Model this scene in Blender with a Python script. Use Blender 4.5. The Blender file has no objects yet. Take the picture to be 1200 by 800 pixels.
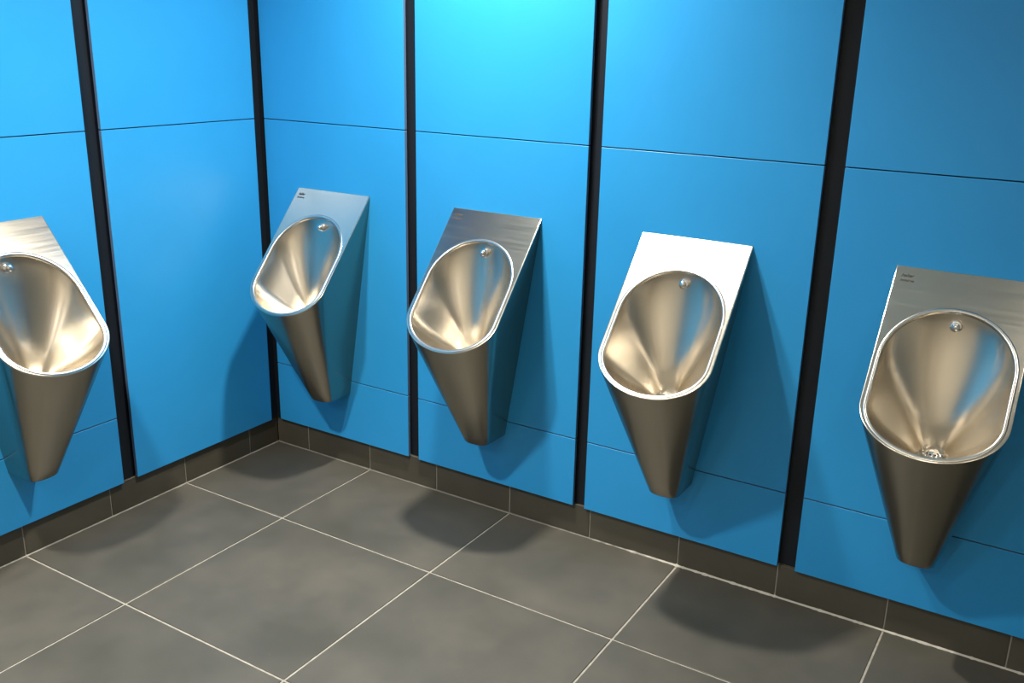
import bpy, bmesh, math, random
from mathutils import Vector, Matrix
random.seed(7)
S = bpy.context.scene
COL = S.collection

# ------------------------------------------------------------------ camera
cd = bpy.data.cameras.new('camera'); cam = bpy.data.objects.new('camera', cd); COL.objects.link(cam)
yaw, pitch, roll = 0.5482, -0.3068, 0.0224
fw = Vector((-math.sin(yaw)*math.cos(pitch), math.cos(yaw)*math.cos(pitch), math.sin(pitch)))
rt = Vector((math.cos(yaw), math.sin(yaw), 0)); up = rt.cross(fw)
cr, sr = math.cos(roll), math.sin(roll)
R_ = rt*cr + up*sr; U_ = -rt*sr + up*cr
M = Matrix((R_, U_, -fw)).transposed().to_4x4()
M.translation = Vector((2.5506, -2.449, 1.5106))
cam.matrix_world = M
cd.sensor_width = 36; cd.lens = 1116.7*36/1200; cd.clip_start = 0.02
S.camera = cam

# ------------------------------------------------------------------ world, exposure, lamps
S.view_settings.view_transform = 'Standard'; S.view_settings.look = 'None'
S.view_settings.gamma = 1; S.view_settings.use_curve_mapping = False
S.view_settings.exposure = 0.0
w = bpy.data.worlds.new('world'); S.world = w; w.use_nodes = True
w.node_tree.nodes['Background'].inputs[0].default_value = (1, .95, .88, 1)
w.node_tree.nodes['Background'].inputs[1].default_value = 0.0
CEIL = 2.40
RX, RY = 4.2, -4.0                     # far ends of the room
LAMPS = [(1.03, -0.40, 44), (0.72, -1.66, 46), (1.75, -2.3, 5), (3.1, -2.3, 1.5),
         (0.9, -3.5, 14), (2.1, -3.5, 22), (3.3, -3.5, 12), (2.72, -0.80, 2.2)]  # first two are the main lamps; last brightens the fourth plate, others are added fill
LAMP_COL = (1.0, .93, .82)

# ------------------------------------------------------------------ helpers
def tag(o, label=None, cat=None, group=None, kind=None):
    for k, v in (('label', label), ('category', cat), ('group', group), ('kind', kind)):
        if v: o[k] = v
    return o
def obj(name, bm, mats, parent=None, smooth=False, angle=None):
    me = bpy.data.meshes.new(name); bm.normal_update(); bm.to_mesh(me); bm.free()
    for m in (mats if isinstance(mats, (list, tuple)) else [mats]): me.materials.append(m)
    if smooth or angle:
        for p in me.polygons: p.use_smooth = True
        if angle: me.set_sharp_from_angle(angle=math.radians(angle))
    o = bpy.data.objects.new(name, me); COL.objects.link(o); o.parent = parent
    return o
def box(bm, x0, x1, y0, y1, z0, z1, bev=0, seg=1, mat=0):
    r = bmesh.ops.create_cube(bm, size=1)
    for v in r['verts']:
        v.co = Vector(((x0+x1)/2+v.co.x*(x1-x0), (y0+y1)/2+v.co.y*(y1-y0), (z0+z1)/2+v.co.z*(z1-z0)))
    fs = list({f for v in r['verts'] for f in v.link_faces})
    for f in fs: f.material_index = mat
    if bev:
        bmesh.ops.bevel(bm, geom=list({e for f in fs for e in f.edges}), offset=bev, segments=seg, affect='EDGES', profile=.5)
def mesh_at(name, me, loc, parent, rotz=0):
    o = bpy.data.objects.new(name, me); COL.objects.link(o); o.parent = parent; o.location = loc; o.rotation_euler = (0, 0, rotz)
    return o

# ------------------------------------------------------------------ materials
def mat(name, col=(.5,.5,.5), rough=.5, metal=0., spec=.5, coat=0.):
    m = bpy.data.materials.new(name); m.use_nodes = True
    b = m.node_tree.nodes['Principled BSDF']
    b.inputs['Base Color'].default_value = (*col, 1); b.inputs['Roughness'].default_value = rough
    b.inputs['Metallic'].default_value = metal; b.inputs['Specular IOR Level'].default_value = spec
    b.inputs['Coat Weight'].default_value = coat
    return m
class N:
    def __init__(s, m): s.m = m; s.t = m.node_tree; s.b = s.t.nodes['Principled BSDF']
    def n(s, typ, **k):
        x = s.t.nodes.new(typ)
        for a, v in k.items():
            if a in x.inputs: x.inputs[a].default_value = v
            else: setattr(x, a, v)
        return x
    def l(s, a, ao, b, bi): s.t.links.new(a.outputs[ao], b.inputs[bi])
    def coords(s, scale=(1,1,1), kind='Object'):
        tc = s.n('ShaderNodeTexCoord'); mp = s.n('ShaderNodeMapping'); mp.inputs['Scale'].default_value = scale
        s.l(tc, kind, mp, 0); return mp
    def noise(s, scale, co, detail=4, rough=.55):
        x = s.n('ShaderNodeTexNoise'); x.inputs['Scale'].default_value = scale; x.inputs['Detail'].default_value = detail
        x.inputs['Roughness'].default_value = rough; s.l(co, 0, x, 'Vector'); return x
    def ramp(s, src, so, stops):
        x = s.n('ShaderNodeValToRGB'); s.l(src, so, x, 0); e = x.color_ramp.elements
        while len(e) < len(stops): e.new(.5)
        for i, (p, c) in enumerate(stops): e[i].position = p; e[i].color = (*c, 1) if len(c) == 3 else c
        return x
    def rng(s, src, so, a, b, lo=0., hi=1.):
        x = s.n('ShaderNodeMapRange'); x.inputs[1].default_value = lo; x.inputs[2].default_value = hi
        x.inputs[3].default_value = a; x.inputs[4].default_value = b; s.l(src, so, x, 0); return x
    def bump(s, src, so, strength, dist):
        x = s.n('ShaderNodeBump'); x.inputs['Strength'].default_value = strength; x.inputs['Distance'].default_value = dist
        s.l(src, so, x, 'Height'); s.l(x, 0, s.b, 'Normal'); return x

# blue compact laminate panels
BLUE = (.022, .27, .60)
m_blue = mat('blue_laminate', BLUE, .38, spec=.35); k = N(m_blue)
co = k.coords(); nz = k.noise(3.0, co, 3); r = k.ramp(nz, 0, [(.3, (.021, .262, .585)), (.7, (.023, .278, .615))]); k.l(r, 0, k.b, 'Base Color')
nz2 = k.noise(420, co, 2); k.bump(nz2, 0, .06, .0006)
nz3 = k.noise(5, co, 3); rr = k.rng(nz3, 0, .34, .44, .3, .7); k.l(rr, 0, k.b, 'Roughness')
m_core = mat('laminate_cut_edge', (.08, .14, .25), .5)
m_black = mat('black_strip', (.006, .009, .014), .45, spec=.3)
k = N(m_black); co = k.coords((1, 1, .2)); nz = k.noise(30, co, 3); rr = k.rng(nz, 0, .38, .55); k.l(rr, 0, k.b, 'Roughness')
# floor tile
def tile_mat(name, c0, c1, c2, rough):
    m = mat(name, c1, rough, spec=.4); k = N(m)
    co = k.coords((1, 1, 1), 'Object')
    oi = k.n('ShaderNodeObjectInfo'); add = k.n('ShaderNodeVectorMath'); add.operation = 'ADD'
    mul = k.n('ShaderNodeMath'); mul.operation = 'MULTIPLY'; mul.inputs[1].default_value = 37.0
    k.l(oi, 'Random', mul, 0); k.l(co, 0, add, 0); k.l(mul, 0, add, 1)
    nz = k.noise(3.2, add, 6, .6); r = k.ramp(nz, 0, [(.32, c0), (.52, c1), (.72, c2)])
    # faint pale scuffs and specks
    sp = k.noise(90, add, 2, .5); sr_ = k.ramp(sp, 0, [(.72, (0, 0, 0)), (.80, (1, 1, 1))])
    n3 = k.noise(5, add, 2); gate = k.ramp(n3, 0, [(.5, (0, 0, 0)), (.65, (1, 1, 1))])
    mm = k.n('ShaderNodeMath'); mm.operation = 'MULTIPLY'; k.l(sr_, 0, mm, 0); k.l(gate, 0, mm, 1)
    m2 = k.n('ShaderNodeMath'); m2.operation = 'MULTIPLY'; m2.inputs[1].default_value = .25; k.l(mm, 0, m2, 0)
    mx = k.n('ShaderNodeMix'); mx.data_type = 'RGBA'; k.l(m2, 0, mx, 0); k.l(r, 0, mx, 6); mx.inputs[7].default_value = (.22, .21, .2, 1)
    k.l(mx, 2, k.b, 'Base Color')
    rz = k.rng(nz, 0, rough-.07, rough+.1, .3, .7); k.l(rz, 0, k.b, 'Roughness')
    fine = k.noise(160, add, 3); k.bump(fine, 0, .12, .0008)
    return m
m_tile = tile_mat('charcoal_floor_tile', (.057, .055, .044), (.071, .067, .055), (.090, .082, .066), .5)
m_base = tile_mat('charcoal_skirting_tile', (.050, .046, .034), (.062, .056, .042), (.076, .069, .051), .45)
m_grout = mat('pale_grout', (.36, .33, .28), .9); k = N(m_grout); co = k.coords()
nz = k.noise(60, co, 4); r = k.ramp(nz, 0, [(.3, (.24, .225, .19)), (.7, (.36, .34, .29))]); k.l(r, 0, k.b, 'Base Color'); k.bump(nz, 0, .4, .001)
m_grout2 = mat('skirting_grout', (.26, .25, .215), .9)
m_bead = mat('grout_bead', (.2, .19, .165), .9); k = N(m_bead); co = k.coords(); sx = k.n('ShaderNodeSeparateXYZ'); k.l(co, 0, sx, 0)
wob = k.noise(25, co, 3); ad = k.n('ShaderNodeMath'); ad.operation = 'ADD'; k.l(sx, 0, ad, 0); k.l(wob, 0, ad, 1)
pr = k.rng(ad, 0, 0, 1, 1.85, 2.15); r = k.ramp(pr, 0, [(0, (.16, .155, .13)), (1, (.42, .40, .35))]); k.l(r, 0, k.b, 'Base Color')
# stainless steel
def steel(name, col, r0, r1, scale, aniso=0.0, bumps=.05):
    m = mat(name, col, .3, 1.0); k = N(m)
    co = k.coords(scale); nz = k.noise(1.0, co, 3, .5)
    cl = k.coords((1, 1, 1)); nb = k.noise(5, cl, 2, .5)
    a = k.rng(nz, 0, r0, r1, .1, .9); b = k.rng(nb, 0, -.015, .02, .1, .9)
    ad = k.n('ShaderNodeMath'); ad.operation = 'ADD'; k.l(a, 0, ad, 0); k.l(b, 0, ad, 1); k.l(ad, 0, k.b, 'Roughness')
    r = k.ramp(nb, 0, [(.1, tuple(c*.95 for c in col)), (.9, col)]); k.l(r, 0, k.b, 'Base Color')
    if bumps: k.bump(nz, 0, bumps, .0003)
    k.b.inputs['Anisotropic'].default_value = aniso
    return m
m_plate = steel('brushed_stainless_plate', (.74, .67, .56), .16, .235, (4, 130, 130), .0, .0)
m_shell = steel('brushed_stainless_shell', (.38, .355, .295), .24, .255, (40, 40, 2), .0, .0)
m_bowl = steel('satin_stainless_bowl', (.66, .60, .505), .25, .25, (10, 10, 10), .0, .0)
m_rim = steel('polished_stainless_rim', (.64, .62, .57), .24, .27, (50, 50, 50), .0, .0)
m_chrome = mat('chrome', (.85, .85, .86), .07, 1.0)
m_dark = mat('dark_slot', (.01, .01, .01), .6)
m_ink = mat('dark_print', (.035, .028, .02), .5)
m_white = mat('ceiling_paint', (.90, .84, .72), .8)
m_cream = mat('room_paint', (.62, .56, .46), .7)
m_ring = mat('white_lamp_trim', (.8, .8, .78), .4)
m_lens = mat('lamp_lens', (1, 1, 1), .3); N(m_lens).b.inputs['Emission Color'].default_value = (*LAMP_COL, 1); N(m_lens).b.inputs['Emission Strength'].default_value = 14

# ------------------------------------------------------------------ room shell
GAP = 0.003
X0, Y0, T = 0.4587, 0.4453, 0.60
H, H1, H2, HT = 0.1045, 1.2294, 0.3319, 2.1269
TP, BK = 0.012, -0.012                 # panel faces stand out, strips lie back

# floor: grout bed with single tiles
bm = bmesh.new(); box(bm, -.05, RX, RY, .05, -.08, -.0025)
floor = tag(obj('floor', bm, m_grout), kind='structure')
gx = [0.0] + [X0+T*i for i in range(8) if X0+T*i < RX] + [RX]
gy = [0.0] + [Y0+T*i for i in range(8) if Y0+T*i < -RY] + [-RY]
G = .0030
for i in range(len(gx)-1):
    for j in range(len(gy)-1):
        a, b, c, d = gx[i], gx[i+1], -gy[j+1], -gy[j]
        bm = bmesh.new(); hx, hy = (b-a)/2-G, (d-c)/2-G
        box(bm, -hx, hx, -hy, hy, -.010, 0, .0012)
        t = obj('tile', bm, m_tile, floor, angle=40); t.location = ((a+b)/2, (c+d)/2, random.uniform(-.0003, .0003))
        t.rotation_euler = (0, 0, 0)

# skirting: single tiles on a grout strip
def skirting(name, length, first, right):
    root = bpy.data.objects.new(name, None); COL.objects.link(root); tag(root, kind='structure')
    def B(bm, a, b, d0, d1, z0, z1, bev=0, mat=0):
        if right: box(bm, a, b, -d1, -d0, z0, z1, bev, 1, mat)
        else: box(bm, d0, d1, -b, -a, z0, z1, bev, 1, mat)
    bm = bmesh.new(); B(bm, 0 if right else .0085, length, BK, -.0022, -.002, H-.001)
    obj('grout', bm, m_grout2, root)
    xs = [0.0]; x = first
    while x < length: xs.append(x); x += .30
    xs.append(length)
    for a, b in zip(xs[:-1], xs[1:]):
        bm = bmesh.new(); B(bm, a+.0018, b-.0018, -.0085, 0, .003, H, .001)
        t = obj('tile', bm, m_base, root, angle=40)
    # rough bead of grout in the angle with the floor
    bm = bmesh.new(); n = int(length/.008); rows = []
    for i in range(n+1):
        x = length*i/n; a = .0012+.0012*random.random()
        if right and 1.5 < x < 3.0: a = .0025+.0035*random.random()**2
        pts = [(x, -.002, a), (x, a, 0.0006+a*.3), (x, a*1.3, -.001)]
        rows.append([bm.verts.new((p[0], -p[1], p[2]) if right else (p[1], -p[0], p[2])) for p in pts])
    for r0, r1 in zip(rows[:-1], rows[1:]):
        for q in range(2): bm.faces.new((r0[q], r0[q+1], r1[q+1], r1[q]))
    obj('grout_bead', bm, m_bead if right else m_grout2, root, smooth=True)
    return root
skirting('baseboard_right', RX, X0-.30, True)
skirting('baseboard_left', -RY, Y0-.30, False)

# walls: dark backing, single blue panels in bays, black strips between
def wall(name, length, bays, right, tall_first):
    bm = bmesh.new()
    if right: box(bm, BK-.1, length, -BK, .15, -.08, CEIL+.02)
    else: box(bm, -.15, BK, RY, -BK, -.08, CEIL+.02)
    wl = tag(obj(name, bm, m_black), kind='structure')
    def piece(nm, a, b, d0, d1, z0, z1, mats, bev=.0008):
        bm = bmesh.new()
        if right: box(bm, a, b, -d1, -d0, z0, z1, bev)
        else: box(bm, d0, d1, -b, -a, z0, z1, bev)
        if len(mats) > 1:
            bm.normal_update(); ax = 1 if right else 0
            for f in bm.faces:
                if abs(f.normal[ax]) < .3: f.material_index = 1
        o = obj(nm, bm, mats, wl)
        return o
    prev = None
    for i, (a, b) in enumerate(bays):
        zs = [H, H1, HT, CEIL-.002] if (tall_first and i == 0) else [H, H2, H1, HT, CEIL-.002]
        for z0, z1 in zip(zs[:-1], zs[1:]):
            piece('panel', a, b, -.001+random.uniform(0, .0006), TP, z0+(GAP/2 if z0 > H else 0), z1-GAP/2, [m_blue, m_core])
        if prev is not None:
            piece('black_strip', prev-.004, a+.004, BK+.001, -.0075, H+.001, CEIL-.002, [m_black], .0006)
        prev = b
    return wl
baysR = [(.0300, .6467), (.6908, 1.3013), (1.3422, 1.9585), (2.0087, 2.6150), (2.6600, 3.2700), (3.3150, RX-.02)]
baysL = [(.0400, .6458), (.6992, 1.3000), (1.3500, 1.9550), (2.0050, 2.6100), (2.66, 3.26), (3.31, 3.98)]
wR = wall('wall_right', RX, baysR, True, False)
wL = wall('wall_left', -RY, baysL, False, True)
# corner strip
bm = bmesh.new(); box(bm, BK+.001, .033, -.0065, -BK-.001, H+.001, CEIL-.002, .0006)
obj('black_strip', bm, m_black, wR)
bm = bmesh.new(); box(bm, BK+.001, .0065, -.043, -.0075, H+.001, CEIL-.002, .0006)
obj('black_strip', bm, m_black, wL)
# rest of the room behind the camera
bm = bmesh.new(); box(bm, -.15, RX+.1, RY-.1, RY, -.08, CEIL+.02); tag(obj('wall_back', bm, m_cream), kind='structure')
bm = bmesh.new(); box(bm, RX, RX+.1, RY, .15, -.08, CEIL+.02); tag(obj('wall_far_side', bm, m_cream), kind='structure')
bm = bmesh.new(); box(bm, -.15, RX+.1, RY-.1, .15, CEIL, CEIL+.1); tag(obj('ceiling', bm, m_white), kind='structure')

# ------------------------------------------------------------------ downlights (unseen above; main pair first, then added fill lights)
def downlight(x, y, watts, label):  # same fitting for the main lamps and the unseen fill lights added
    root = bpy.data.objects.new('downlight', None); COL.objects.link(root); root.location = (x, y, CEIL)
    tag(root, label, 'ceiling light', 'recessed ceiling downlights')
    bm = bmesh.new()
    prof = [(.055, -.004), (.062, -.008), (.082, -.006), (.085, 0), (.055, 0)]
    n = 32; rings = [[bm.verts.new((r*math.cos(2*math.pi*i/n), r*math.sin(2*math.pi*i/n), z)) for i in range(n)] for r, z in prof]
    for a, b in zip(rings, rings[1:]+rings[:1]):
        for i in range(n): bm.faces.new((a[i], a[(i+1) % n], b[(i+1) % n], b[i]))
    bmesh.ops.recalc_face_normals(bm, faces=bm.faces)
    obj('trim_ring', bm, m_ring, root, angle=40)
    bm = bmesh.new(); bmesh.ops.create_cone(bm, cap_ends=True, segments=32, radius1=.055, radius2=.055, depth=.003, matrix=Matrix.Translation((0, 0, -.0025)))
    obj('lens', bm, m_lens, root)
    ld = bpy.data.lights.new('downlight_lamp', 'AREA'); ld.shape = 'DISK'; ld.size = .12; ld.energy = watts; ld.color = LAMP_COL
    ld.spread = math.radians(140)
    lo = bpy.data.objects.new('downlight_lamp', ld); COL.objects.link(lo); lo.parent = root; lo.location = (0, 0, -.009)
LAMP_LABELS = ['round white-trimmed ceiling downlight near the right wall, above the second urinal',
    'round white-trimmed ceiling downlight near the left wall, in front of its urinal',
    'added fill light in a round white-trimmed fitting, over the middle of the room', 'added fill light in a round white-trimmed fitting, near the far side wall',
    'left of the three added fill lights along the back wall', 'middle one of the three added fill lights along the back wall',
    'right of the three added fill lights along the back wall',
    'weak added fill light in a white-trimmed fitting, near the right wall past the fourth urinal']
for (x, y, p), lb in zip(LAMPS, LAMP_LABELS): downlight(x, y, p, lb)

# ------------------------------------------------------------------ urinals
W, ZT, TH, L, EE = .3190, 1.0066, .7065, .4797, .1156
ZB, WB, DB = .285, .046, .122
ST, CT = math.sin(TH), math.cos(TH)
def P(u, s, n=0.0):                    # plate coordinates -> local (x lateral, y out of wall negative, z up)
    return Vector((u, -(s*ST + n*CT), ZT - s*CT + n*ST))
OR, OT, OB = .1405, .106, .4665        # opening radius, top and bottom along the slope
OE = OB-.3644
def opening(o, NA=14, NB=40, NC=24):
    """closed loop: from the upper left, down the left side, round the bottom, up the right, over the top"""
    pts = []; r = OR+o; c = OT+OR
    left = []
    for i in range(NA):
        f = i/NA
        arc = r*math.radians(50); tot = arc+(.3644-c)
        q = f*tot
        if q < arc:
            a = math.radians(40)-0 + q/r; left.append((-r*math.sin(a), c-r*math.cos(a)))
        else: left.append((-r, c+(q-arc)))
    pts += left
    for i in range(NB+1):
        a = math.pi*i/NB; pts.append((-r*math.cos(a), .3644+(OE+o)*math.sin(a)))
    pts += [(-u, s) for u, s in reversed(left)]
    for i in range(1, NC):
        a = math.radians(40-80*i/NC); pts.append((r*math.sin(a), c-r*math.cos(a)))
    return pts
def outline(ins=0, NA=14, NB=40, NC=24):
    pts = []; h = W/2-ins; top = ins
    for i in range(NA): pts.append((-h, top+(.3641-top)*i/NA))
    for i in range(NB+1):
        a = math.pi*i/NB; pts.append((-h*math.cos(a), .3641+(EE-ins)*math.sin(a)))
    for i in reversed(range(NA)): pts.append((h, top+(.3641-top)*i/NA))
    for i in range(1, NC): pts.append((h-2*h*i/NC, top))
    return pts
def skin(bm, rings, closed=True):
    vr = [[bm.verts.new(c) for c in r] for r in rings]
    for a, b in zip(vr[:-1], vr[1:]):
        n = len(a)
        for i in range(n if closed else n-1):
            j = (i+1) % n
            try: bm.faces.new((a[i], a[j], b[j], b[i]))
            except ValueError: pass
    return vr
DS, DN = .402, -.184                    # drain centre on the slope and its depth below it
def bowl_pt(u, s, v):
    w_ = .6*v+.4*v*v*(3-2*v); return P(u*(1-w_)+.022*u/OR*w_, s*(1-w_)+(DS+(s-.285)*.11)*w_, -.001+DN*v-(.0 if v < 1 else 0))
def make_urinal(label):
    root = bpy.data.objects.new('urinal', None); COL.objects.link(root)
    # shell: tapering skin from the plate edge to the small foot
    bm = bmesh.new(); NA, NB = 14, 40
    top = [P(u, s, -.0033) for u, s in outline(0)][:2*NA+NB+1]
    foot = []
    for i in range(NA): foot.append(Vector((-WB, -.085*i/NA, ZB)))
    for i in range(NB+1):
        a = math.pi*i/NB; c, s_ = math.cos(a), math.sin(a); e = 2/2.5
        foot.append(Vector((-WB*math.copysign(abs(c)**e, c), -.085-(DB-.085)*abs(s_)**e, ZB)))
    for i in reversed(range(NA)): foot.append(Vector((WB, -.085*i/NA, ZB)))
    rings = []
    for k_ in range(13):
        f = k_/12; rings.append([a.lerp(b, f) for a, b in zip(top, foot)])
    rings.append([Vector((p.x*.94, p.y*.97, ZB-.003)) for p in foot])
    vr = skin(bm, rings, False)
    bm.faces.new(vr[-1])
    bmesh.ops.remove_doubles(bm, verts=bm.verts, dist=1e-6)
    bmesh.ops.recalc_face_normals(bm, faces=bm.faces)
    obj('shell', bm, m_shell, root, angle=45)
    # plate around the opening
    bm = bmesh.new()
    r = [[P(u, s, -.0036) for u, s in outline(0)], [P(u, s, -.0018) for u, s in outline(.0002)], [P(u, s, -.0006) for u, s in outline(.0009)], [P(u, s, 0) for u, s in outline(.0024)], [P(u, s, 0) for u, s in outline(.0029)],
         [P(u, s, 0) for u, s in opening(.0105)]]
    skin(bm, r); bmesh.ops.recalc_face_normals(bm, faces=bm.faces)
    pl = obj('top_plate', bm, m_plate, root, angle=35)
    # rolled rim
    bm = bmesh.new(); r = []
    for o_, n_ in ((.0108, -.0005), (.0098, .0007), (.0075, .0013), (.0050, .0014), (.0028, .0009), (.0010, -.0005), (0, -.003), (-.0003, -.008)):
        r.append([P(u, s, n_) for u, s in opening(o_)])
    skin(bm, r); bmesh.ops.recalc_face_normals(bm, faces=bm.faces)
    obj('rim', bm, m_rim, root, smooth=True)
    # bowl
    bm = bmesh.new(); op = opening(0); r = []
    NV = 26
    for k_ in range(NV+1):
        v = k_/NV; r.append([bowl_pt(u, s, v) + (P(0, 0, -.006*(1-v))-P(0, 0, 0)) for u, s in op])
    cen = sum(r[-1], Vector())/len(r[-1])
    for f in (.7, .4, .12): r.append([cen.lerp(p, f)+Vector((0, 0, -.004*(1-f))) for p in r[NV]])
    vr = skin(bm, r); bm.faces.new(vr[-1]); bmesh.ops.recalc_face_normals(bm, faces=bm.faces)
    bmesh.ops.reverse_faces(bm, faces=bm.faces) if False else None
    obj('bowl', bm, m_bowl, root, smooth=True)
    # drain: chrome dome strainer with slots
    bm = bmesh.new(); n = 24; prof = [(.021, 0), (.021, .003), (.018, .005), (.014, .005), (.0125, .009), (.0095, .013), (.005, .0155), (0.0008, .016)]
    rg = [[Vector((q*math.cos(2*math.pi*i/n), q*math.sin(2*math.pi*i/n), z)) for i in range(n)] for q, z in prof]
    vr = skin(bm, rg); bm.faces.new(vr[-1]); bmesh.ops.recalc_face_normals(bm, faces=bm.faces)
    d = obj('drain_strainer', bm, m_chrome, root, angle=30); d.location = cen+Vector((0, 0, -.001))
    for k_ in range(6):
        a = k_*math.pi/3+.3; bm = bmesh.new()
        bmesh.ops.create_uvsphere(bm, u_segments=8, v_segments=6, radius=.0021)
        h = obj('hole', bm, m_dark, d, smooth=True); h.location = (.0115*math.cos(a), .0115*math.sin(a), .0104)
    # spreader nozzle under the top of the rim
    bm = bmesh.new(); prof = [(.0135, -.004), (.0135, .002), (.012, .0035), (.0095, .004), (.0095, .009), (.0085, .0125), (.006, .0148), (.003, .0158), (.0005, .016)]
    rg = [[Vector((q*math.cos(2*math.pi*i/n), q*math.sin(2*math.pi*i/n), z)) for i in range(n)] for q, z in prof]
    vr = skin(bm, rg); bm.faces.new(vr[-1]); bmesh.ops.recalc_face_normals(bm, faces=bm.faces)
    o = obj('spreader_nozzle', bm, m_chrome, root, angle=30)
    p0 = bowl_pt(0, OT, .12); p1 = bowl_pt(0, OT, .18); t_ = (p1-p0).normalized(); nn = Vector((1, 0, 0)).cross(t_)
    if nn.y > 0: nn = -nn
    o.location = p0+Vector((0, 0, 0)); o.rotation_euler = Vector((0, 0, 1)).rotation_difference(nn).to_euler()
    # maker's print in the upper left corner
    for txt, size, s_, wd, sh in (('haller', .0130, .030, .030, .35), ('Stainless', .0074, .042, .032, .0)):
        fc = bpy.data.curves.new('print', 'FONT'); fc.body = txt; fc.size = size; fc.extrude = .00008; fc.shear = sh; fc.offset = .00035
        tmp = bpy.data.objects.new('print', fc); COL.objects.link(tmp); bpy.context.view_layer.update()
        me = bpy.data.meshes.new_from_object(tmp.evaluated_get(bpy.context.evaluated_depsgraph_get()))
        bpy.data.objects.remove(tmp); bpy.data.curves.remove(fc)
        xs = [v.co.x for v in me.vertices]; k_ = wd/(max(xs)-min(xs)); x0 = min(xs)
        for v in me.vertices:
            q = P(-W/2+.016+(v.co.x-x0)*k_, s_-v.co.y, .0003+v.co.z); v.co = q
        me.materials.clear(); me.materials.append(m_ink)
        po = bpy.data.objects.new('maker_print', me); COL.objects.link(po); po.parent = root
        po['label'] = 'dark printed lettering'
    return root
def copy_tree(o, parent=None):
    c = o.copy(); COL.objects.link(c); c.parent = parent
    for ch in [x for x in bpy.data.objects if x.parent == o]: copy_tree(ch, c)
    return c
SPOTS = [((.3397, -TP, 0), 0, 'stainless steel wall urinal nearest the corner, on the right wall'),
         ((.9978, -TP, 0), 0, 'stainless steel wall urinal on the right wall, second from the corner'),
         ((1.6414, -TP, 0), 0, 'stainless steel wall urinal with glaring white top plate, third along the right wall'),
         ((2.3196, -TP, 0), 0, 'nearest stainless steel urinal, at the right edge of the photo'),
         ((TP, -1.0223, 0), math.pi/2, 'only stainless steel urinal on the left wall, cut by the left edge')]
proto = make_urinal('')
for i, (loc, rz, lab) in enumerate(SPOTS):
    o = proto if i == 0 else copy_tree(proto)
    o.location = loc; o.rotation_euler = (0, 0, rz)
    tag(o, lab, 'urinal', 'wall-hung stainless steel urinals')
